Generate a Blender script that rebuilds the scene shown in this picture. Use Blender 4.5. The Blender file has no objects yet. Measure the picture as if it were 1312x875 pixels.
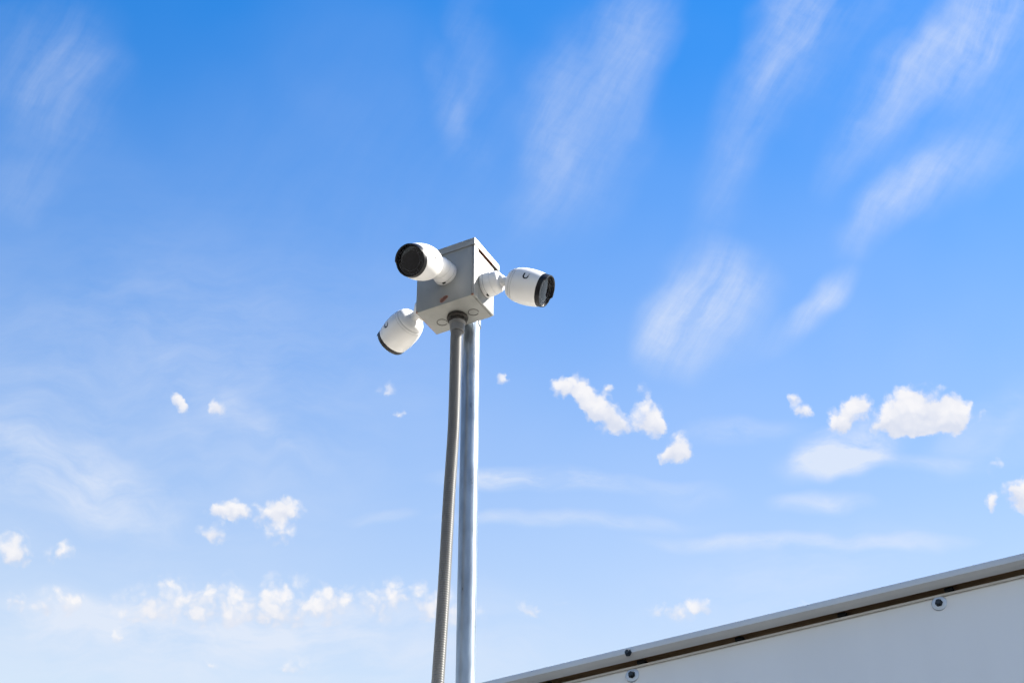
import bpy, bmesh, math, random
from mathutils import Vector, Matrix

R = math.radians
random.seed(7)
scene = bpy.context.scene
col = scene.collection

# ------------------------------------------------------------------ camera
W0, H0, FPX, PITCH, EYE = 1312.0, 875.0, 2400.0, R(36.0), Vector((0, 0, 1.6))
cam_data = bpy.data.cameras.new('camera')
cam_data.sensor_width = 36.0
cam_data.lens = 36.0 * FPX / W0
cam_data.clip_start = 0.05
cam_data.clip_end = 20000
cam = bpy.data.objects.new('camera', cam_data)
cam.location = EYE
cam.rotation_euler = (R(90) + PITCH, 0, 0)
col.objects.link(cam)
scene.camera = cam

def ray(px, py):
    """direction of a photograph pixel in world space"""
    u, v = (px - W0 / 2) / FPX, (H0 / 2 - py) / FPX
    c, s = math.cos(PITCH), math.sin(PITCH)
    return Vector((u, c - s * v, s + c * v))

def on_plane(px, py, p0, n):
    d = ray(px, py)
    return EYE + d * ((p0 - EYE).dot(n) / d.dot(n))

def project(p):
    q = p - EYE
    c, s = math.cos(PITCH), math.sin(PITCH)
    z = q.y * c + q.z * s
    return (W0 / 2 + FPX * q.x / z, H0 / 2 - FPX * (q.z * c - q.y * s) / z)

# ------------------------------------------------------------------ exposure
scene.view_settings.view_transform = 'Standard'
scene.view_settings.look = 'None'
scene.view_settings.exposure = 2.12
scene.view_settings.gamma = 1.0
scene.view_settings.use_curve_mapping = False
scene.render.engine = 'CYCLES'
scene.cycles.max_bounces = 10
scene.cycles.diffuse_bounces = 6
scene.cycles.use_denoising = True
scene.cycles.use_adaptive_sampling = True
scene.cycles.adaptive_min_samples = 8
scene.cycles.adaptive_threshold = 0.02

# ------------------------------------------------------------------ sun
SUN_EL, SUN_AZ = R(43), R(11)            # azimuth measured from +X towards +Y
sdir = Vector((math.cos(SUN_EL) * math.cos(SUN_AZ), math.cos(SUN_EL) * math.sin(SUN_AZ), math.sin(SUN_EL)))
sun = bpy.data.lights.new('sun', 'SUN')
sun.energy = 5.0
sun.angle = R(0.53)
sun.color = (1.0, 0.95, 0.87)
sun_ob = bpy.data.objects.new('sun', sun)
sun_ob.rotation_euler = sdir.to_track_quat('Z', 'Y').to_euler()
sun_ob.location = (6, 2, 9)
col.objects.link(sun_ob)

# ------------------------------------------------------------------ sky
# cumulus puffs and cirrus veils, each given as the direction it is seen in (via a photograph
# pixel), its half sizes in pixels, its turn (degrees) and its strength
CUMULUS = [
 (1133,541,20,16,0,1),(1160,528,27,26,0,1.1),(1194,526,34,27,0,1.2),(1222,534,20,22,0,1),(1168,549,22,13,0,.8),(1196,547,34,12,0,.8),
 (1088,532,24,17,25,1),(1072,545,15,9,10,.8),(1103,516,12,9,40,.6),
 (1029,529,14,11,0,.85),(1019,512,9,8,-30,.6),
 (722,499,15,13,0,1),(750,507,13,26,35,1),(772,528,34,18,-38,1.05),(797,545,20,13,-20,.8),(829,537,18,21,15,1.05),(842,549,8,14,20,.7),(781,496,8,9,0,.5),(826,505,6,16,20,.35),
 (869,573,14,17,20,.95),(860,581,13,11,0,.7),
 (1304,634,17,20,0,1.1),(1272,643,8,13,0,.75),(1271,597,9,12,20,.5),(1322,640,20,18,0,1),
 (647,488,6,8,0,.7),(512,530,9,7,0,.6),(492,503,14,12,30,.3),
 (227,512,6,11,25,.75),(234,527,6,12,10,.7),(278,519,10,11,30,.65),
 (281,656,16,12,0,.75),(302,655,12,14,0,.8),(275,684,18,12,-15,.7),(352,657,36,16,0,.7),(361,650,15,14,0,.6),(357,685,18,15,0,.6),
 (18,706,20,22,0,.85),(76,710,20,16,0,.5),(23,772,11,13,0,.7),(52,774,9,9,0,.65),(84,770,26,17,0,.7),
 (182,770,32,20,0,.46),(232,764,36,24,0,.52),(283,770,26,26,0,.52),(335,774,30,20,0,.3),(364,768,42,28,0,.56),(400,782,24,14,0,.3),(429,772,19,19,0,.62),(508,768,50,22,0,.62),(552,778,30,18,0,.42),(210,790,70,12,0,.35),(350,792,80,12,0,.35),(590,790,40,14,0,.3),
 (690,777,24,11,0,.55),(872,781,38,14,0,.55),(903,778,11,8,0,.6),(378,855,20,12,0,.5),(150,815,7,9,0,.5),(1020,772,12,6,0,.5),(272,852,7,7,0,.4),(1190,528,9,9,0,.4),(1257,535,8,6,0,.4),
]
CIRRUS = [
 (45,70,95,80,30,.30),(85,120,75,70,60,.26),(25,235,90,50,20,.25),(60,170,120,90,60,.18),
 (800,45,110,48,68,.60),(740,150,160,80,72,.58),(690,215,130,40,80,.35),(585,130,100,30,100,.30),(620,60,130,40,95,.22),
 (1008,15,110,50,70,.80),(975,130,150,56,66,.42),(925,260,130,44,66,.14),(1060,60,140,80,50,.25),
 (1225,45,150,50,47,.75),(1125,150,110,44,55,.60),(1275,20,130,70,30,.5),(1262,150,120,90,30,.35),
 (1150,265,110,34,50,.75),(1215,215,110,56,30,.5),
 (900,385,84,72,35,1.15),(862,400,60,44,60,.6),(915,425,70,50,0,.45),(1046,400,60,24,45,1.1),(1005,432,50,20,30,.3),
 (1075,577,84,30,20,1.5),(1050,595,56,20,0,.8),(1055,640,72,15,2,.6),(1140,587,130,13,6,.35),
 (680,614,110,17,-3,.7),(665,610,50,13,0,.3),(770,622,110,13,-2,.35),(730,668,170,12,-2,.45),(965,690,150,13,-1,.65),(870,632,70,18,0,.25),
 (945,550,90,20,4,.35),(1150,693,95,13,-3,.5),(1270,540,110,34,25,.28),(1285,570,90,24,20,.2),
 (40,600,200,60,-12,.36),(130,630,150,50,-14,.25),(330,545,120,26,-25,.2),(485,658,50,10,0,.25),(100,560,420,330,15,.14),(250,520,380,200,0,.12),(450,250,300,260,0,.08),
 (360,850,420,70,0,.55),(300,790,320,40,0,.45),(90,790,160,40,0,.3),(220,800,260,60,0,.35),(1000,740,240,60,8,.25),(560,800,200,60,0,.25),
]
world = bpy.data.worlds.new('World')
scene.world = world
world.use_nodes = True
world.cycles.sampling_method = 'MANUAL'
world.cycles.sample_map_resolution = 512
wt = world.node_tree
wt.nodes.clear()
WN, WL = wt.nodes, wt.links

def wnode(kind, **kw):
    n = WN.new(kind)
    for k, v in kw.items():
        setattr(n, k, v)
    return n

def wmath(op, a, b=None, c=None, clamp=False):
    n = wnode('ShaderNodeMath', operation=op, use_clamp=clamp)
    for i, v in enumerate((a, b, c)):
        if v is None:
            continue
        if isinstance(v, (int, float)):
            n.inputs[i].default_value = v
        else:
            WL.new(v, n.inputs[i])
    return n.outputs[0]

def wvec(op, a, b, outp=0):
    n = wnode('ShaderNodeVectorMath', operation=op)
    for i, v in enumerate((a, b)):
        if isinstance(v, (tuple, list)):
            n.inputs[i].default_value = v
        elif isinstance(v, (int, float)):
            if op == 'SCALE':
                n.inputs['Scale'].default_value = v
        else:
            WL.new(v, n.inputs[i])
    return n.outputs[outp]

def wnoise(vec, scale, detail, rough=0.5, lac=2.0, dim='2D'):
    n = wnode('ShaderNodeTexNoise', noise_dimensions=dim)
    n.inputs['Scale'].default_value = scale
    n.inputs['Detail'].default_value = detail
    n.inputs['Roughness'].default_value = rough
    n.inputs['Lacunarity'].default_value = lac
    WL.new(vec, n.inputs['Vector'])
    return n

def wramp(fac, lo, hi, smooth=True):
    n = wnode('ShaderNodeMapRange', interpolation_type='SMOOTHSTEP' if smooth else 'LINEAR')
    n.inputs['From Min'].default_value = lo
    n.inputs['From Max'].default_value = hi
    WL.new(fac, n.inputs['Value'])
    return n.outputs[0]

def wmix(fac, a, b):
    n = wnode('ShaderNodeMix', data_type='RGBA')
    if isinstance(fac, (int, float)):
        n.inputs[0].default_value = fac
    else:
        WL.new(fac, n.inputs[0])
    for i, v in ((6, a), (7, b)):
        if isinstance(v, tuple):
            n.inputs[i].default_value = v + (1,)
        else:
            WL.new(v, n.inputs[i])
    return n.outputs[2]

# chart of the sky: gnomonic coordinates about the world direction due +Y, 30 degrees up
CH_C = Vector((0, math.cos(R(30)), math.sin(R(30))))
CH_R = Vector((1, 0, 0))
CH_U = CH_R.cross(CH_C)
def chart(px, py):
    d = ray(px, py)
    return d.dot(CH_R) / d.dot(CH_C), d.dot(CH_U) / d.dot(CH_C)

def blob_sum(vec, blobs, kind):
    """sum of soft elliptical patches; patches of like turn share one turned chart"""
    frames, acc, acc2 = {}, None, None
    for px, py, rx, ry, rot, st in sorted(blobs, key=lambda q: round(q[4] / 15)):
        a = R(15 * round(rot / 15))
        if a not in frames:
            cmb_x = wvec('DOT_PRODUCT', vec, (math.cos(a), math.sin(a), 0), 1)
            cmb_y = wvec('DOT_PRODUCT', vec, (-math.sin(a), math.cos(a), 0), 1)
            cmb = wnode('ShaderNodeCombineXYZ')
            WL.new(cmb_x, cmb.inputs[0])
            WL.new(cmb_y, cmb.inputs[1])
            frames[a] = cmb.outputs[0]
        u, v = chart(px, py)
        x, y = u * math.cos(a) + v * math.sin(a), -u * math.sin(a) + v * math.cos(a)
        k = (chart(px + 1, py)[0] - u)                    # chart units per photograph pixel here
        low = kind == 'CONE' and py > 735                 # far banks: broad and pale
        gk = k * ((1.75 if low else 1.45) if kind == 'CONE' else 1.25)
        st = st * .76 if low else st
        sx, sy = 1 / (rx * gk), 1 / (ry * gk)
        ma = wnode('ShaderNodeVectorMath', operation='MULTIPLY_ADD')
        WL.new(frames[a], ma.inputs[0])
        ma.inputs[1].default_value = (sx, sy, 0)
        ma.inputs[2].default_value = (-x * sx, -y * sy, 0)
        if kind == 'CONE':
            f = wmath('SUBTRACT', 1.0, wvec('LENGTH', ma.outputs[0], 0, 1), clamp=True)
        else:
            f = wmath('SUBTRACT', 1.0, wvec('DOT_PRODUCT', ma.outputs[0], ma.outputs[0], 1), clamp=True)
            f = wmath('MULTIPLY', f, f)
        acc = wmath('MULTIPLY_ADD', f, st, acc if acc is not None else 0.0)
        if kind == 'CONE':
            hgt = wvec('DOT_PRODUCT', ma.outputs[0], (math.sin(a) * st, math.cos(a) * st, 0), 1)
            acc2 = wmath('MULTIPLY_ADD', f, hgt, acc2 if acc2 is not None else 0.0)
    return (acc, acc2) if kind == 'CONE' else acc

tc = wnode('ShaderNodeTexCoord')
DIR = tc.outputs['Generated']
sky = wnode('ShaderNodeTexSky', sky_type='NISHITA')
sky.sun_disc = False
sky.sun_elevation = SUN_EL
sky.sun_rotation = R(90) - SUN_AZ
sky.altitude = 100
sky.air_density = 1.25
sky.dust_density = 0.1
sky.ozone_density = 2.5
sep = wnode('ShaderNodeSeparateXYZ')
WL.new(DIR, sep.inputs[0])
Z = sep.outputs['Z']
SKY = {'hi': 0.735, 'lo': 0.40, 'haze': (3.40, 3.90, 4.28), 'sat': 1.40}
hsv = wnode('ShaderNodeHueSaturation')
hsv.inputs['Saturation'].default_value = SKY['sat']
hsv.inputs['Value'].default_value = 1.0
WL.new(wvec('MULTIPLY', sky.outputs[0], (1.04, 1.01, 1.08)), hsv.inputs['Color'])
# milky low air: thicker towards the horizon
haze_f = wmath('POWER', wramp(Z, SKY['hi'], SKY['lo'], False), 1.7)
clear = wmix(wmath('MULTIPLY', haze_f, 0.93), hsv.outputs[0], SKY['haze'])

# the chart of the sky in front (nothing is charted behind it)
W_ = wmath('MAXIMUM', wvec('DOT_PRODUCT', DIR, tuple(CH_C), 1), 0.02)
cu = wmath('DIVIDE', wvec('DOT_PRODUCT', DIR, tuple(CH_R), 1), W_)
cv = wmath('DIVIDE', wvec('DOT_PRODUCT', DIR, tuple(CH_U), 1), W_)
comb = wnode('ShaderNodeCombineXYZ')
WL.new(cu, comb.inputs[0])
WL.new(cv, comb.inputs[1])
CH = comb.outputs[0]
# high cirrus drawn out into leaning fibres, with a fine ripple across them
def turned(vec, deg, sc):
    mp = wnode('ShaderNodeVectorRotate', rotation_type='Z_AXIS')
    mp.inputs['Angle'].default_value = R(-deg)
    WL.new(vec, mp.inputs['Vector'])
    return wvec('MULTIPLY', mp.outputs[0], sc)
warp1 = wvec('SCALE', wvec('SUBTRACT', wnoise(CH, 9.0, 3.0, 0.6).outputs['Color'], (.5, .5, .5)), 0.05)
CHW = wvec('ADD', CH, warp1)
CHF = wvec('ADD', CH, wvec('SCALE', warp1, .45))
fib = wnoise(turned(CHF, 60, (1.0, 6.0, 1)), 9.0, 7.0, 0.66).outputs[0]
rip = wnoise(turned(CHF, -20, (1.0, 2.2, 1)), 70.0, 4.0, 0.62).outputs[0]
soft = wnoise(CH, 11.0, 4.0, 0.58).outputs[0]
tex = wmath('MAXIMUM', wmath('ADD', wramp(fib, .24, .84, False), wmath('MULTIPLY', wmath('SUBTRACT', rip, .5), .42)), 0.0)
hi_sum = blob_sum(CHW, [c for c in CIRRUS if c[1] < 470], 'SOFT')
hi_c = wmath('MULTIPLY', wmath('MULTIPLY', hi_sum, .50), wmath('ADD', .30, wmath('MULTIPLY', tex, wmath('ADD', soft, .38))))
# low stratified veils
lowtex = wnoise(wvec('MULTIPLY', CHW, (1.0, 3.0, 1)), 16.0, 5.0, 0.62).outputs[0]
warp2 = wvec('MULTIPLY', warp1, (1.3, .55, 0))
lo_sum = blob_sum(wvec('ADD', CH, warp2), [c for c in CIRRUS if c[1] >= 470], 'SOFT')
lo_c = wmath('MULTIPLY', lo_sum, wmath('ADD', .16, wmath('MULTIPLY', wramp(lowtex, .30, .72, False), wmath('ADD', .45, soft))))
# thin veil over the whole sky
veil = wmath('MULTIPLY', wramp(wnoise(DIR, 3.0, 4.0, 0.6, dim='3D').outputs[0], .42, .85), .13)
cir = wmath('MINIMUM', wmath('ADD', wmath('ADD', hi_c, lo_c), veil), .85)
# cumulus: rounded lobes at two sizes heaped on the puffs, torn a little at the rim
def wvor(vec, scale):
    n = wnode('ShaderNodeTexVoronoi', voronoi_dimensions='2D', feature='SMOOTH_F1')
    n.inputs['Scale'].default_value = scale
    n.inputs['Smoothness'].default_value = .35
    WL.new(vec, n.inputs['Vector'])
    return n.outputs['Distance']
wbig = wvec('SCALE', wvec('SUBTRACT', wnoise(CH, 60.0, 4.0, 0.6).outputs['Color'], (.5, .5, .5)), 0.0115)
CHC = wvec('ADD', CH, wbig)
cum, cum_h = blob_sum(CHC, CUMULUS, 'CONE')
lobes = wmath('ADD', wmath('MULTIPLY', wmath('SUBTRACT', .42, wvor(CHC, 95.0)), .62), wmath('MULTIPLY', wmath('SUBTRACT', .42, wvor(CHC, 230.0)), .34))
edge = wmath('MULTIPLY', wmath('SUBTRACT', wnoise(CH, 150.0, 4.0, 0.62).outputs[0], .5), .40)
cum_d = wmath('ADD', cum, wmath('MULTIPLY', wmath('ADD', lobes, edge), wramp(cum, 0.0, .30)))
rel_h = wmath('DIVIDE', cum_h, wmath('ADD', cum, .02))
soft_lo = wramp(rel_h, -.45, .15)                         # bases fade out more softly than tops
cum_a = wmath('MULTIPLY', wramp(wmath('SUBTRACT', cum_d, wmath('MULTIPLY', wmath('SUBTRACT', 1.0, soft_lo), .06)), .05, .74), .95)
thick = wmath('ADD', wmath('MULTIPLY', wramp(rel_h, -.5, .28), .85), wmath('MULTIPLY', lobes, 1.1), clamp=True)
cum_col = wmix(thick, (3.25, 3.42, 3.92), (4.30, 4.24, 4.30))
cir_col = (3.45, 3.75, 4.3)
c1 = wmix(cir, clear, cir_col)
c2 = wmix(cum_a, c1, cum_col)
bg = wnode('ShaderNodeBackground')
bg.inputs['Strength'].default_value = 0.0515
WL.new(c2, bg.inputs['Color'])
out = wnode('ShaderNodeOutputWorld')
WL.new(bg.outputs[0], out.inputs['Surface'])

# ------------------------------------------------------------------ materials
def mat(name, base, rough=0.5, metal=0.0, var=0.06, vscale=30.0, bump=0.0, bscale=200.0, coat=0.0, spec=0.5, base2=None, stretch=None, rvar=0.1):
    m = bpy.data.materials.new(name)
    m.use_nodes = True
    nt = m.node_tree
    b = nt.nodes['Principled BSDF']
    b.inputs['Metallic'].default_value = metal
    b.inputs['Coat Weight'].default_value = coat
    b.inputs['Coat Roughness'].default_value = 0.08
    b.inputs['Specular IOR Level'].default_value = spec
    t = nt.nodes.new('ShaderNodeTexCoord')
    vec = t.outputs['Object']
    if stretch:
        mp = nt.nodes.new('ShaderNodeMapping')
        mp.inputs['Scale'].default_value = stretch
        nt.links.new(vec, mp.inputs['Vector'])
        vec = mp.outputs[0]
    n = nt.nodes.new('ShaderNodeTexNoise')
    n.inputs['Scale'].default_value = vscale
    n.inputs['Detail'].default_value = 5
    nt.links.new(vec, n.inputs['Vector'])
    r = nt.nodes.new('ShaderNodeMix')
    r.data_type = 'RGBA'
    lo = base2 if base2 else tuple(max(0, c * (1 - 2 * var)) for c in base)
    r.inputs[6].default_value = (*lo, 1)
    r.inputs[7].default_value = (*base, 1)
    mr = nt.nodes.new('ShaderNodeMapRange')
    mr.inputs['From Min'].default_value = .35
    mr.inputs['From Max'].default_value = .62
    nt.links.new(n.outputs[0], mr.inputs['Value'])
    nt.links.new(mr.outputs[0], r.inputs[0])
    nt.links.new(r.outputs[2], b.inputs['Base Color'])
    rr = nt.nodes.new('ShaderNodeMapRange')
    rr.inputs['To Min'].default_value = max(0.02, rough - rvar)
    rr.inputs['To Max'].default_value = min(1, rough + rvar)
    nt.links.new(n.outputs[0], rr.inputs['Value'])
    nt.links.new(rr.outputs[0], b.inputs['Roughness'])
    if bump:
        n2 = nt.nodes.new('ShaderNodeTexNoise')
        n2.inputs['Scale'].default_value = bscale
        n2.inputs['Detail'].default_value = 4
        nt.links.new(vec, n2.inputs['Vector'])
        bp = nt.nodes.new('ShaderNodeBump')
        bp.inputs['Strength'].default_value = bump
        bp.inputs['Distance'].default_value = 0.001
        nt.links.new(n2.outputs[0], bp.inputs['Height'])
        nt.links.new(bp.outputs[0], b.inputs['Normal'])
    return m

def add_rust(m, spots):
    """rust blooms with ragged edges at fixed places on the thing (object coordinates)"""
    nt = m.node_tree
    b = nt.nodes['Principled BSDF']
    src = b.inputs['Base Color'].links[0].from_socket
    t = nt.nodes.new('ShaderNodeTexCoord')
    n = nt.nodes.new('ShaderNodeTexNoise')
    n.inputs['Scale'].default_value = 160
    n.inputs['Detail'].default_value = 6
    nt.links.new(t.outputs['Object'], n.inputs['Vector'])
    acc = None
    for p, s in spots:
        mp = nt.nodes.new('ShaderNodeMapping')
        mp.vector_type = 'TEXTURE'
        mp.inputs['Location'].default_value = p
        mp.inputs['Scale'].default_value = s
        nt.links.new(t.outputs['Object'], mp.inputs['Vector'])
        g = nt.nodes.new('ShaderNodeTexGradient')
        g.gradient_type = 'SPHERICAL'
        nt.links.new(mp.outputs[0], g.inputs['Vector'])
        a = nt.nodes.new('ShaderNodeMath')
        a.operation = 'ADD'
        nt.links.new(g.outputs['Fac'], a.inputs[0])
        if acc:
            nt.links.new(acc, a.inputs[1])
        else:
            a.inputs[1].default_value = 0
        acc = a.outputs[0]
    ml = nt.nodes.new('ShaderNodeMath')
    ml.operation = 'MULTIPLY'
    nt.links.new(acc, ml.inputs[0])
    nt.links.new(n.outputs[0], ml.inputs[1])
    mr = nt.nodes.new('ShaderNodeMapRange')
    mr.inputs['From Min'].default_value = .12
    mr.inputs['From Max'].default_value = .30
    nt.links.new(ml.outputs[0], mr.inputs['Value'])
    mx = nt.nodes.new('ShaderNodeMix')
    mx.data_type = 'RGBA'
    nt.links.new(mr.outputs[0], mx.inputs[0])
    nt.links.new(src, mx.inputs[6])
    hot = nt.nodes.new('ShaderNodeMix')                   # orange rim round a dark core
    hot.data_type = 'RGBA'
    m2 = nt.nodes.new('ShaderNodeMapRange')
    m2.inputs['From Min'].default_value = .22
    m2.inputs['From Max'].default_value = .42
    nt.links.new(ml.outputs[0], m2.inputs['Value'])
    nt.links.new(m2.outputs[0], hot.inputs[0])
    hot.inputs[6].default_value = (.26, .075, .018, 1)
    hot.inputs[7].default_value = (.085, .020, .006, 1)
    nt.links.new(hot.outputs[2], mx.inputs[7])
    nt.links.new(mx.outputs[2], b.inputs['Base Color'])

M = {}
M['box_paint'] = mat('grey enamel', (.205, .209, .20), .42, var=.075, vscale=26, stretch=(1, 1, .35), bump=.12, bscale=90)
M['box_inside'] = mat('rusty inner sheet', (.20, .10, .065), .7, var=.2, vscale=120)
M['white_plastic'] = mat('white plastic', (.59, .585, .58), .38, var=.015, vscale=40, rvar=.05)
M['seam'] = mat('seam shadow grey', (.28, .28, .27), .6, var=.05)
M['knock'] = mat('stamped groove', (.05, .047, .042), .7, var=.1)
M['black_plastic'] = mat('black plastic', (.008, .008, .010), .36, var=.1, vscale=60, spec=.22)
M['lens_board'] = mat('dark grey trim', (.05, .05, .055), .3, var=.1, vscale=90, rvar=.03)
M['face_glass'] = mat('dark cover glass', (.006, .006, .008), .05, var=.1, rvar=.02)
M['face_glass'].node_tree.nodes['Principled BSDF'].inputs['IOR'].default_value = 1.47
M['zinc'] = mat('galvanised steel', (.25, .30, .36), .30, metal=.6, var=.16, vscale=45, bump=.10, bscale=80, stretch=(1, 1, .25), rvar=.08)
M['cast_zinc'] = mat('cast zinc fitting', (.17, .17, .17), .5, metal=.5, var=.1)
M['locknut'] = mat('oxidised locknut', (.035, .03, .026), .6, metal=.3, var=.2)
M['flex'] = mat('grey pvc jacket', (.105, .106, .106), .40, var=.06, vscale=12)
M['wall_paint'] = mat('painted wall sheet', (.77, .765, .745), .40, var=.035, vscale=5, bump=.9, bscale=3, stretch=(1, 1, .25))
M['cap_alu'] = mat('mill finish capping', (.62, .63, .63), .42, metal=.1, var=.05, vscale=5)
M['timber'] = mat('weathered timber', (.30, .20, .115), .8, var=.25, vscale=25, stretch=(.1, 1, 1))
M['screw'] = mat('dark screw head', (.03, .04, .05), .4, metal=.6, var=.1)
M['washer'] = mat('bonded washer', (.50, .55, .62), .35, metal=.5, var=.08)
M['clip'] = mat('black clip', (.006, .006, .006), .7, spec=.15)
M['roof'] = mat('pale roof membrane', (.37, .345, .295), .8, var=.1, vscale=3)
M['ground'] = mat('worn asphalt', (.062, .058, .052), .9, var=.15, vscale=6, bump=.4, bscale=60)

# ------------------------------------------------------------------ mesh helpers
def link(name, me, m, parent=None, mw=None):
    o = bpy.data.objects.new(name, me)
    col.objects.link(o)
    if m is not None and me is not None and not me.materials:
        me.materials.append(m)
    if parent is not None:
        o.parent = parent
    if mw is not None:
        o.matrix_basis = (world_of(parent).inverted() if parent else Matrix.Identity(4)) @ mw
    return o

def world_of(o):
    m = o.matrix_basis.copy()
    p = o.parent
    while p is not None:
        m = p.matrix_basis @ m
        p = p.parent
    return m

def finish(bm, name, smooth=35):
    bmesh.ops.recalc_face_normals(bm, faces=bm.faces)
    me = bpy.data.meshes.new(name)
    bm.to_mesh(me)
    bm.free()
    if smooth:
        me.shade_smooth()
        me.set_sharp_from_angle(angle=R(smooth))
    return me

def lathe(bm, prof, seg=48, mw=None, cap0=True, cap1=True):
    rings = []
    for z, r in prof:
        if r < 1e-6:
            rings.append([bm.verts.new((0, 0, z))])
        else:
            rings.append([bm.verts.new((r * math.cos(2 * math.pi * k / seg), r * math.sin(2 * math.pi * k / seg), z)) for k in range(seg)])
    for a, b in zip(rings, rings[1:]):
        for k in range(seg):
            k2 = (k + 1) % seg
            if len(a) == 1 and len(b) == 1:
                continue
            if len(a) == 1:
                bm.faces.new((a[0], b[k], b[k2]))
            elif len(b) == 1:
                bm.faces.new((a[k], b[0], a[k2]))
            else:
                bm.faces.new((a[k], b[k], b[k2], a[k2]))
    if cap0 and len(rings[0]) > 1:
        bm.faces.new(rings[0][::-1])
    if cap1 and len(rings[-1]) > 1:
        bm.faces.new(rings[-1])
    if mw is not None:
        vs = [v for ring in rings for v in ring]
        bmesh.ops.transform(bm, matrix=mw, verts=vs)
    return rings

def lathe_me(name, prof, seg=48, **k):
    bm = bmesh.new()
    lathe(bm, prof, seg, **k)
    return finish(bm, name)

def box(bm, x0, x1, y0, y1, z0, z1, bev=0.0, seg=2):
    r = bmesh.ops.create_cube(bm, size=1.0)
    vs = r['verts']
    bmesh.ops.scale(bm, vec=(x1 - x0, y1 - y0, z1 - z0), verts=vs)
    bmesh.ops.translate(bm, vec=((x0 + x1) / 2, (y0 + y1) / 2, (z0 + z1) / 2), verts=vs)
    if bev:
        es = list({e for v in vs for e in v.link_edges})
        bmesh.ops.bevel(bm, geom=es, offset=bev, segments=seg, affect='EDGES', profile=0.5)

def box_me(name, *a, **k):
    bm = bmesh.new()
    box(bm, *a, **k)
    return finish(bm, name)

def thing(name, label, cat, mw, group=None):
    o = bpy.data.objects.new(name, None)
    o.empty_display_size = 0.05
    col.objects.link(o)
    o.matrix_basis = mw
    o['label'] = label
    o['category'] = cat
    if group:
        o['group'] = group
    return o

def frame(origin, zaxis, up=Vector((0, 0, 1))):
    """matrix with +Z along zaxis and +Y as near to up as it can be"""
    z = zaxis.normalized()
    y = (up - z * up.dot(z)).normalized()
    x = y.cross(z)
    m = Matrix((x, y, z)).transposed().to_4x4()
    m.translation = origin
    return m

T = Matrix.Translation

# ------------------------------------------------------------------ ground
bm = bmesh.new()
g = 6000.0
bm.faces.new([bm.verts.new(p) for p in ((-g, -g, 0), (g, -g, 0), (g, g, 0), (-g, g, 0))])
o = link('ground', finish(bm, 'ground', 0), M['ground'])
o['kind'] = 'structure'

# ------------------------------------------------------------------ where the enclosure hangs
pN, pL, pF, pR = (607.2, 376.7), (532.6, 401.5), (561, 428.5), (633.3, 405)
BW = 0.152                                              # a six inch enclosure
rn, rl, rr_ = ray(*pN), ray(*pL), ray(*pR)
zb = BW / ((rl / rl.z) - (rn / rn.z)).length            # height of its underside over the eye
N3, L3, R3 = EYE + rn * (zb / rn.z), EYE + rl * (zb / rl.z), EYE + rr_ * (zb / rr_.z)
ex = (N3 - L3).normalized()                             # along the front face, to the right
ey = Vector((-ex.y, ex.x, 0))                           # towards the back
BD = (R3 - N3).dot(ey)
corner = N3
BO = N3 - ex * BW / 2 + ey * BD / 2                     # underside centre
Mbox = Matrix((ex, ey, Vector((0, 0, 1)))).transposed().to_4x4()
Mbox.translation = BO
edge_top = on_plane(609, 304.5, N3, -ey)
BH = edge_top.z - BO.z
print('BOX', zb, BD, BH, BO, math.degrees(math.atan2(ex.y, ex.x)))

# ------------------------------------------------------------------ low building (its wall and capping are in view)
cr, cl = ray(1312, 707.3), ray(620, 872.4)
edir = (cl / cl.z - cr / cr.z).normalized()
print('EDGE az', math.degrees(math.atan2(edir.y, -edir.x)))
wx = -edir                                               # along the wall, to the right
wy = Vector((-wx.y, wx.x, 0))                            # into the building
cap_z = EYE.z + 1.44
q = EYE + cl * ((cap_z - EYE.z) / cl.z)                  # a point on the cap's outer top edge
CAP_OUT = 0.024
Mw = Matrix((wx, wy, Vector((0, 0, 1)))).transposed().to_4x4()
wo = q + wy * CAP_OUT                                    # on the wall face under that edge
Mw.translation = Vector((wo.x, wo.y, 0))
wall_n = -wy
bld = thing('low_building', 'low pale grey sheet-clad building with metal capping along its flat roof', 'building', Mw)
XL, XR, DEP = -3.2, 6.0, 5.0
top = cap_z
link('wall', box_me('wall', XL, XR, 0.0, 0.10, 0.0, top - 0.0255, bev=.003), M['wall_paint'], bld)
link('wall', box_me('wall', XL, XR, DEP - .10, DEP, 0.0, top - 0.0255, bev=.003), M['wall_paint'], bld)
link('wall', box_me('wall', XL, XL + .1, 0.102, DEP - .102, 0.0, top - 0.0255, bev=.003), M['wall_paint'], bld)
link('wall', box_me('wall', XR - .1, XR, 0.102, DEP - .102, 0.0, top - 0.0255, bev=.003), M['wall_paint'], bld)
ROOF_Z = top - 0.30
link('roof', box_me('roof', XL + .103, XR - .103, 0.103, DEP - .103, ROOF_Z - .12, ROOF_Z), M['roof'], bld)
link('trim_strip', box_me('trim_strip', XL, XR, -.0035, .0, top - .0303, top - .0258, bev=.0012), mat('pale sealant lip', (.56, .53, .48), .6), bld)
link('timber_batten', box_me('timber_batten', XL, XR, .012, .09, top - .0238, top - .006), M['timber'], bld)
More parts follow.
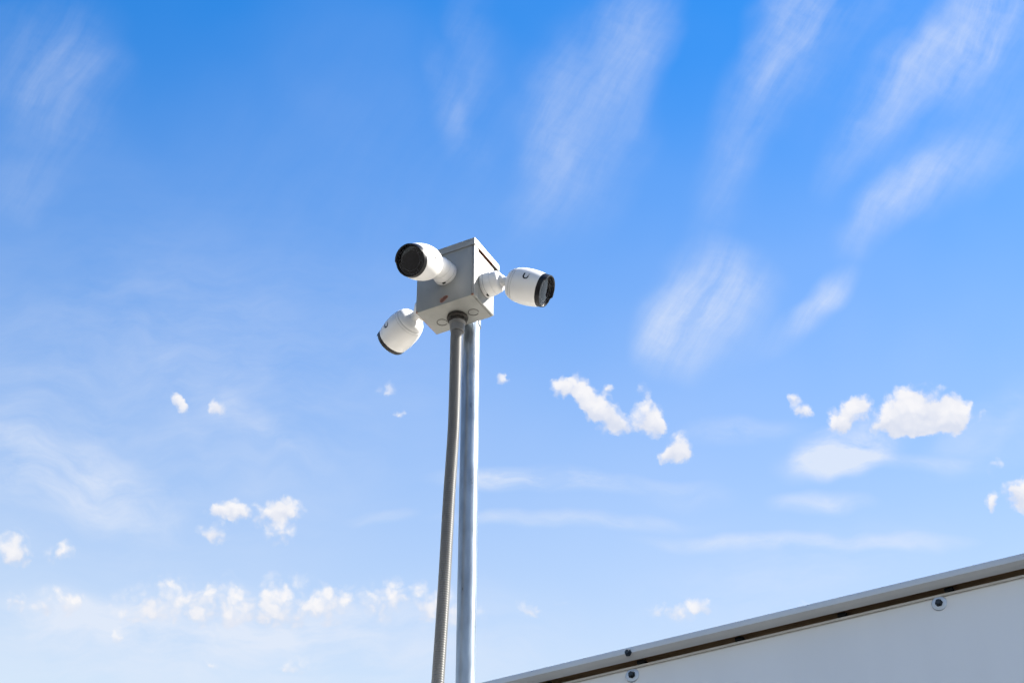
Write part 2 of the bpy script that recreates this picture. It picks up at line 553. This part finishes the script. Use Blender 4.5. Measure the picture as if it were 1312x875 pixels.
# capping: folded sheet, swept along the wall
fold = [(.0035, 0.0), (.001, -.0008), (0.0, -.003), (.0, -.0118), (.0012, -.0128), (.0036, -.0160), (.0075, -.0190), (.0125, -.0203)]
prof = [(.115, -.060), (.115, -.004), (.108, 0.0)] + [(-CAP_OUT + y, z) for y, z in fold]
inner = [(-CAP_OUT + y, z) for y, z in [(.0125, -.0188), (.0082, -.0176), (.0048, -.0150), (.0017, -.0116), (.0017, -.0045), (.005, -.0020)]] + [(.107, -.0020), (.113, -.005), (.113, -.060)]
bm = bmesh.new()
loop = prof + inner
NS = 24
secs = []
for i in range(NS + 1):
    x = XL - .02 + (XR - XL + .04) * i / NS
    secs.append([bm.verts.new((x, y, top + z)) for y, z in loop])
for a, b in zip(secs, secs[1:]):
    for k in range(len(loop)):
        k2 = (k + 1) % len(loop)
        bm.faces.new((a[k], a[k2], b[k2], b[k]))
bm.faces.new(secs[0])
bm.faces.new(secs[-1][::-1])
cap_ob = link('capping', finish(bm, 'capping', 40), M['cap_alu'], bld)

def wall_x(px, py, off):
    p = on_plane(px, py, Vector((wo.x, wo.y, 0)) + wall_n * off, wall_n)
    l = Mw.inverted() @ p
    return l.x, l.z

washer_me = lathe_me('washer', [(0, .0125), (.0012, .0125), (.0022, .0115), (.0030, .0070), (.0032, .0)], 28)
bmh = bmesh.new()
lathe(bmh, [(.0028, .0066), (.0036, .0066), (.0040, .0052), (.0080, .0050), (.0090, .0042), (.0092, 0.0)], 6)
head_me = finish(bmh, 'screw', 30)
face = Matrix.Rotation(R(90), 4, 'X')                    # local +Z to building -Y
def wall_screw(x, z, off, washer=True, tilt=0):
    s = link('screw', head_me, M['screw'], bld)
    s.matrix_basis = T((x, -off, z)) @ face @ Matrix.Rotation(tilt, 4, 'Z')
    if washer:
        w = link('washer', washer_me, M['washer'], s)
        w.matrix_basis = Matrix.Rotation(R(7), 4, 'X') @ T((0, 0, -.0002))
x1, z1 = wall_x(810.5, 865, 0)
x2, z2 = wall_x(1203.8, 773, 0)
print('SCREWS', x1, z1 - top, x2, z2 - top, 'cap z', cap_z)
step = x2 - x1
zs = (z1 + z2) / 2
for k in range(-4, 12):
    xx = x1 + step * k
    if XL + .05 < xx < XR - .05:
        wall_screw(xx, z1 + (z2 - z1) * min(max(k, 0), 1), 0.0, tilt=random.random() * 3)
xc, zc = wall_x(805, 836, CAP_OUT)
for k in range(-2, 6):
    xx = xc + step * 2.6 * k
    if XL + .05 < xx < XR - .05:
        wall_screw(xx, zc, CAP_OUT - .0032, washer=False, tilt=random.random())
clip_me = box_me('clip', -.0070, .0070, -.006, .0118, -.0030, .0030, bev=.0006)
xs = [wall_x(px, py, .0) for px, py in ((822.6, 848), (950, 816.8), (1082, 784), (1216, 751.5))]
cstep = (xs[-1][0] - xs[0][0]) / 3
for k in range(-20, 45):
    xx = xs[0][0] + cstep * k
    if XL + .05 < xx < XR - .05:
        link('clip', clip_me, M['clip'], bld).matrix_basis = T((xx, 0, top - .0222))

# ------------------------------------------------------------------ enclosure
hw, hd = BW / 2, BD / 2
LID = .019                                               # depth of the lid's skirt
jb = thing('junction_box', 'square grey steel junction box with overhanging lid at top of pole', 'junction box', Mbox)
bm = bmesh.new()
box(bm, -hw, hw - .006, -hd, hd, 0, BH - .004, bev=.0016)
body_ob = link('box_body', finish(bm, 'box_body'), M['box_paint'], jb)
link('box_flange', box_me('box_flange', hw - .0058, hw, -hd + .0004, -hd + .019, .0003, BH - LID * .7, bev=.0012), M['box_paint'], jb)
link('cover_plate', box_me('cover_plate', hw - .0056, hw - .0008, -hd + .0196, hd - .0005, .0006, BH - LID - .008, bev=.001), M['box_paint'], jb)
link('cover_gap', box_me('cover_gap', hw - .0059, hw - .0048, -hd + .0196, hd - .002, BH - LID - .0098, BH - LID * .6), M['box_inside'], jb)
# lid: a folded tray turned upside down
lx0, lx1, ly0, ly1 = -hw - .004, hw + .0015, -hd - .0025, hd + .020
bm = bmesh.new()
box(bm, lx0, lx1, ly0, ly1, BH - .0032, BH, bev=.0009)
for a in ((lx0, lx1, ly0, ly0 + .0016), (lx0, lx1, ly1 - .0016, ly1), (lx0, lx0 + .0016, ly0 + .0016, ly1 - .0016), (lx1 - .0014, lx1, ly0 + .0016, ly1 - .0016)):
    box(bm, *a, BH - LID, BH - .0030)
lid = link('lid', finish(bm, 'lid'), M['box_paint'], jb)
# knockouts pressed into the underside
def under(px, py):
    p = on_plane(px, py, BO, Vector((0, 0, 1)))
    l = Mbox.inverted() @ p
    return l.x, l.y
for px, py in ((606.6, 400), (566.5, 413)):
    kx, ky = under(px, py)
    bm = bmesh.new()
    lathe(bm, [(-.0004, .0108), (-.0009, .0112), (-.0009, .0122), (-.0004, .0126)], 40, cap0=False, cap1=False)
    # the stamped slot stops where two tabs hold the disc
    kill = [f for f in bm.faces if abs(math.atan2(f.calc_center_median().y, f.calc_center_median().x) - .6) < .25]
    bmesh.ops.delete(bm, geom=kill, context='FACES')
    link('knockout', finish(bm, 'knockout'), M['knock'], jb).matrix_basis = T((kx, ky, 0))
# conduit fitting under the box
fx, fy = under(586.2, 405.5)
FIT = Mbox @ T((fx, fy, 0))
ring_me = lathe_me('locknut', [(-.0002, .0215), (-.0025, .0245), (-.008, .0245), (-.0105, .0225), (-.0105, .016)], 12)
link('locknut', ring_me, M['locknut'], jb).matrix_basis = T((fx, fy, 0))
# straps that hold the box to the pole
POLE_R = .0205
pc = on_plane(603.8, 412, BO + ey * (hd + POLE_R + .003), ey)
pole_xy = Vector((pc.x, pc.y, 0))
pl = Mbox.inverted() @ Vector((pc.x, pc.y, BO.z))
for zc_ in (.018, BH - .050):
    bm = bmesh.new()
    n = 20
    vs = []
    for i in range(n + 1):
        a = -.12 + (math.pi + .24) * i / n
        for r in (POLE_R + .0002, POLE_R + .0022):
            for dz in (-.009, .009):
                vs.append(bm.verts.new((pl.x + r * math.cos(a), pl.y + r * math.sin(a), zc_ + dz)))
    for i in range(n):
        a, b = vs[i * 4:i * 4 + 4], vs[i * 4 + 4:i * 4 + 8]
        for f in ((0, 1), (1, 3), (3, 2), (2, 0)):
            bm.faces.new((a[f[0]], a[f[1]], b[f[1]], b[f[0]]))
    for s in (-1, 1):
        x0 = pl.x + s * (POLE_R + .0002)
        box(bm, min(x0, x0 + s * .018), max(x0, x0 + s * .018), hd + .0002, hd + .0024, zc_ - .009, zc_ + .009, bev=.0005)
    link('pipe_strap', finish(bm, 'pipe_strap'), M['zinc'], jb)
# rust bloom on the front, rust creeping along the lower left edge
rp = Mbox.inverted() @ on_plane(567.5, 383.5, N3, -ey)
rust = M['box_paint']
add_rust(rust, [(rp, (.014, .008, .011)), (rp + Vector((.008, 0, .004)), (.009, .006, .006)), (rp + Vector((-.003, 0, -.004)), (.006, .005, .006)), (Vector((-hw, .01, 0)), (.004, .07, .003)),
                (Vector((hw - .004, -hd, .002)), (.006, .006, .004)), (Vector((-hw, -hd, .0)), (.008, .006, .010)), (Vector((hw + .001, 0, BH - LID)), (.002, .08, .0025))])

# ------------------------------------------------------------------ pole
Mp = T((pole_xy.x, pole_xy.y, ROOF_Z))
pole = thing('steel_pole', 'straight galvanised steel pole carrying the grey junction box', 'pole', Mp)
PH = BO.z + BH - .030 - ROOF_Z
link('pipe', lathe_me('pipe', [(.008, POLE_R)] + [(.008 + (PH - .008) * k / 12, POLE_R) for k in range(1, 13)] + [(PH + .0005, POLE_R - .001), (PH + .0005, POLE_R - .0025), (PH - .2, POLE_R - .0025)], 64, cap0=True, cap1=False), M['zinc'], pole)
bm = bmesh.new()
lathe(bm, [(0, .065), (.008, .065), (.010, .063), (.0105, .034), (.020, .028), (.045, .0262), (.050, .0245), (.050, POLE_R + .0002)], 48, cap1=False)
link('base_flange', finish(bm, 'base_flange'), M['cast_zinc'], pole)
bolt_me = None
for k in range(4):
    if bolt_me is None:
        bmh = bmesh.new()
        lathe(bmh, [(.0098, .011), (.0115, .011), (.0116, .0075), (.018, .0072), (.019, .006)], 6)
        bolt_me = finish(bmh, 'bolt', 30)
    a = R(45 + 90 * k)
    link('bolt', bolt_me, M['screw'], pole).matrix_basis = T((.049 * math.cos(a), .049 * math.sin(a), 0))

# ------------------------------------------------------------------ flexible conduit
fw = FIT.translation
pts_px = [(584.4, 432), (583.8, 460), (581.6, 540), (578.6, 590), (575.2, 640), (569.6, 740), (565.2, 810), (561, 872), (558.5, 915)]
path = [fw + Vector((0, 0, -.010)), fw + Vector((0, 0, -.030))]
for px, py in pts_px:
    yy = fw.y + max(0, (py - 470)) / 400.0 * .012
    path.append(on_plane(px, py, Vector((0, yy, 0)), Vector((0, 1, 0))))
last, prev = path[-1], path[-2]
d = (last - prev).normalized()
# on below the picture it straightens and drops into the roof
t0 = last + d * .12 + Vector((.0, .0, 0))
path += [t0, Vector((t0.x - .015, t0.y + .006, (t0.z + ROOF_Z) / 2)), Vector((t0.x - .018, t0.y + .008, ROOF_Z - .01))]

def catmull(P, per):
    out = []
    Q = [P[0] * 2 - P[1]] + P + [P[-1] * 2 - P[-2]]
    for i in range(1, len(Q) - 2):
        p0, p1, p2, p3 = Q[i - 1:i + 3]
        for k in range(per):
            t = k / per
            out.append(.5 * ((2 * p1) + (p2 - p0) * t + (2 * p0 - 5 * p1 + 4 * p2 - p3) * t * t + (3 * p1 - p0 - 3 * p2 + p3) * t ** 3))
    out.append(P[-1])
    return out
dense = catmull(path, 40)
cum_l = [0]
for a, b in zip(dense, dense[1:]):
    cum_l.append(cum_l[-1] + (b - a).length)
TOT = cum_l[-1]
def at_len(s):
    lo, hi = 0, len(cum_l) - 1
    while hi - lo > 1:
        m_ = (lo + hi) // 2
        if cum_l[m_] <= s:
            lo = m_
        else:
            hi = m_
    t = (s - cum_l[lo]) / max(1e-9, cum_l[hi] - cum_l[lo])
    return dense[lo].lerp(dense[hi], t), (dense[hi] - dense[lo]).normalized()
fc = thing('flexible_conduit', 'ribbed grey flexible conduit running down beside the steel pole', 'conduit', T((path[-1].x, path[-1].y, ROOF_Z)))
FR, PITCHR = .0131, .0054
bm = bmesh.new()
s = .030
prev_ring = None
SEG = 22
while s < TOT:
    for ds, dr in ((0, 0), (.35, 0), (.55, -.0016), (.80, -.0016)):
        p, dd = at_len(min(TOT, s + ds * PITCHR))
        xx = Vector((1, 0, 0))
        yv = dd.cross(xx).normalized()
        xx = yv.cross(dd).normalized()
        rr2 = FR + dr
        ring = [bm.verts.new(p - fc.matrix_basis.translation + (xx * math.cos(2 * math.pi * k / SEG) + yv * math.sin(2 * math.pi * k / SEG)) * rr2) for k in range(SEG)]
        if prev_ring:
            for k in range(SEG):
                bm.faces.new((prev_ring[k], prev_ring[(k + 1) % SEG], ring[(k + 1) % SEG], ring[k]))
        prev_ring = ring
    s += PITCHR
link('jacket', finish(bm, 'jacket', 60), M['flex'], fc)
MF = T(fw)
link('connector', lathe_me('connector', [(-.006, .0150), (-.010, .0195), (-.020, .0195), (-.0215, .0180), (-.024, .0180), (-.0255, .0168), (-.043, .0158), (-.0445, .0146), (-.0445, .0132)], 40), M['cast_zinc'], fc, MF)
link('gland_nut', lathe_me('gland_nut', [(-.0105, .0205), (-.0115, .0212), (-.0185, .0212), (-.0195, .0205)], 8), M['locknut'], fc, MF)
link('roof_boot', lathe_me('roof_boot', [(0, .045), (.004, .045), (.010, .030), (.035, .019), (.040, .0145)], 32, cap1=False), M['flex'], fc)

# ------------------------------------------------------------------ security cameras
base_me = lathe_me('mount_base', [(0, .0285), (.0010, .0290), (.0068, .0290), (.0074, .0284)], 56)
gap_me = lathe_me('mount_seam', [(.0070, .0276), (.0088, .0276)], 48, cap0=False, cap1=False)
hous_me = lathe_me('mount_housing', [(.0085, .0280), (.0090, .0285), (.0230, .0275), (.0245, .0268), (.0246, .0258), (.0256, .0258), (.0258, .0264), (.0360, .0252), (.0400, .0228), (.0420, .0190), (.0425, .0150)], 56)
ball_me = lathe_me('ball_joint', [(-.016 + .032 * k / 16, math.sqrt(max(0, .016 ** 2 - (-.016 + .032 * k / 16) ** 2))) for k in range(17)], 36)
neck_me = lathe_me('neck', [(-.002, .0118), (.012, .0108), (.022, .0112), (.027, .0135), (.031, .020)], 36)
# head: +Z is the way it looks, +Y is its top; z = 0 at its rear
rear_me = lathe_me('rear_cap', [(0, .0), (.0002, .016), (.0022, .0235), (.0060, .0305), (.0112, .0345), (.0150, .0358)], 64, cap1=True)
seam_me = lathe_me('seam_ring', [(.0148, .0350), (.0168, .0357)], 64, cap0=False, cap1=False)
band_me = lathe_me('rear_band', [(.0164, .0362), (.0168, .0367), (.0215, .0385), (.0219, .0385)], 64)
seam2_me = lathe_me('seam_ring', [(.0216, .0374), (.0232, .0380)], 64, cap0=False, cap1=False)
body_me = lathe_me('body_shell', [(.0228, .0380), (.0232, .0385), (.030, .0402), (.040, .0416), (.050, .0421), (.060, .0420), (.070, .0413), (.080, .0401), (.0875, .0389), (.0884, .0386), (.0886, .033)], 72, cap1=False)
# bezel with a half hood over its top
bm = bmesh.new()
SEGB = 96
rows = []
for k in range(SEGB):
    a = 2 * math.pi * k / SEGB
    da = abs((a - math.pi / 2 + math.pi) % (2 * math.pi) - math.pi)
    t = min(1, max(0, (R(82) - da) / R(7)))
    hood = .0045 * t * t * (3 - 2 * t)
    P = [(.0878, .0368), (.0882, .0386), (.0985 + hood, .0375), (.1000 + hood, .0367), (.1000 + hood, .0344), (.0990 + hood, .0338), (.0945, .0332)]
    rows.append([bm.verts.new((r * math.cos(a), r * math.sin(a), z)) for z, r in P])
for k in range(SEGB):
    a, b = rows[k], rows[(k + 1) % SEGB]
    for j in range(len(a) - 1):
        bm.faces.new((a[j], b[j], b[j + 1], a[j + 1]))
bezel_me = finish(bm, 'bezel', 40)
window_me = lathe_me('face_window', [(.0945, .0336), (.0962, .0336), (.0964, .0330), (.0964, .0)], 72, cap1=False)
ringl_me = lathe_me('lens_ring', [(.0962, .0242), (.0967, .0240), (.0967, .0232), (.0962, .0230)], 64, cap0=False, cap1=False)
rim_me = lathe_me('window_rim', [(.0962, .0318), (.0967, .0316), (.0967, .0308), (.0962, .0306)], 72, cap0=False, cap1=False)
led_me = lathe_me('led', [(.0963, .0014), (.0966, .0012), (.0967, 0)], 14)
# the U-shaped mark, wrapped on the side of the shell
def shell_r(z):
    P = [(.030, .0402), (.040, .0416), (.050, .0421), (.060, .0420), (.070, .0413), (.080, .0401), (.088, .0388)]
    for (a, ra), (b, rb) in zip(P, P[1:]):
        if a <= z <= b:
            return ra + (rb - ra) * (z - a) / (b - a)
    return .043
def mark(side):
    bm = bmesh.new()
    zc0 = .056
    cl = [(-.0058, .0035), (-.0058, .0)]                 # (across, up): short stem, bowl, tall stem
    cl += [(.0058 * math.cos(math.pi + math.pi * k / 14), .0058 * math.sin(math.pi + math.pi * k / 14)) for k in range(1, 15)]
    cl += [(.0058, .0080)]
    wd = [.0006, .0013] + [.0013 + .0006 * k / 14 for k in range(1, 15)] + [.0019]
    L_, R_ = [], []
    for i, (x, y) in enumerate(cl):
        a, b = cl[max(0, i - 1)], cl[min(len(cl) - 1, i + 1)]
        tx, ty = b[0] - a[0], b[1] - a[1]
        l = math.hypot(tx, ty)
        nx, ny = -ty / l, tx / l
        L_.append((x + nx * wd[i], y + ny * wd[i]))
        R_.append((x - nx * wd[i], y - ny * wd[i]))
    def put(x, y, h):
        z = zc0 - x * side * -1
        r = shell_r(z) + h
        ang = (0 if side > 0 else math.pi) + side * y / .042
        return bm.verts.new((r * math.cos(ang), r * math.sin(ang), z))
    def strip(Lp, Rp):
        q_ = [[put(*a, -.0003), put(*a, .0004), put(*b, .0004), put(*b, -.0003)] for a, b in zip(Lp, Rp)]
        for a, b in zip(q_, q_[1:]):
            for j in range(3):
                bm.faces.new((a[j], a[j + 1], b[j + 1], b[j]))
        bm.faces.new(q_[0])
        bm.faces.new(q_[-1])
    strip(L_, R_)
    for x, y, s_ in ((-.0068, .0062, .0006), (-.0049, .0056, .0006), (-.0058, .0080, .0005)):
        strip([(x - s_, y - s_), (x - s_, y + s_)], [(x + s_, y - s_), (x + s_, y + s_)])
    return finish(bm, 'emblem', 40)
mark_me = {1: mark(1), -1: mark(-1)}
hole_me = box_me('screw_recess', -.0040, .0040, -.0300, -.0262, .0052, .0092, bev=.0006)

def security_camera(B, n, d, label, standoff=.042, gapn=.014):
    mb = frame(B, n)
    t = thing('security_camera', label, 'security camera', mb, 'security cameras on the junction box')
    b = link('mount_base', base_me, M['white_plastic'], t)
    link('screw_recess', hole_me, M['clip'], b)
    h = link('mount_housing', hous_me, M['white_plastic'], t)
    link('mount_seam', gap_me, M['seam'], h)
    tip = B + n * standoff
    hm = frame(tip + d * (gapn + .005), d) @ Matrix.Diagonal((1, 1, .95, 1))
    link('ball_joint', ball_me, M['white_plastic'], t, T(B + n * (standoff - .004)))
    link('neck', neck_me, M['white_plastic'], t, frame(tip - d * .006, d))
    rc = link('rear_cap', rear_me, M['white_plastic'], t, hm)
    link('seam_ring', seam_me, M['seam'], rc)
    rb = link('rear_band', band_me, M['white_plastic'], t, hm)
    link('seam_ring', seam2_me, M['seam'], rb)
    body = link('body_shell', body_me, M['white_plastic'], t, hm)
    for s_ in (1, -1):
        link('emblem', mark_me[s_], M['black_plastic'], body)
    link('bezel', bezel_me, M['black_plastic'], t, hm)
    w = link('face_window', window_me, M['face_glass'], t, hm)
    link('lens_ring', ringl_me, M['lens_board'], w)
    link('window_rim', rim_me, M['lens_board'], w)
    for k in range(8):
        a = R(22.5 + 45 * k)
        link('led', led_me, M['lens_board'], w).matrix_basis = T((.0273 * math.cos(a), .0273 * math.sin(a), 0))
    print(label, 'base', project(B), 'tip', project(tip), 'rear', project(hm.translation), 'front', project(hm.translation + d * .1))
    return t

front_n, right_n, left_n = -ey, ex, -ex
bA = on_plane(571.3, 352.0, N3, front_n)
bB = on_plane(621.4, 366.5, N3, right_n)
security_camera(bA, front_n, Vector((-.485, -.736, -.473)).normalized(), 'white bullet camera mounted on the broad shaded box face above the rust spot')
security_camera(bB, right_n, Vector((.89, -.194, -.413)).normalized(), 'white bullet camera mounted on the sunlit box face, its shadow falling on that face')
bC = Mbox @ Vector((-hw, .033, .072))
security_camera(bC, left_n, Vector((-.61, .754, -.237)).normalized(), 'white bullet camera mounted on the box side opposite the sunlit face')
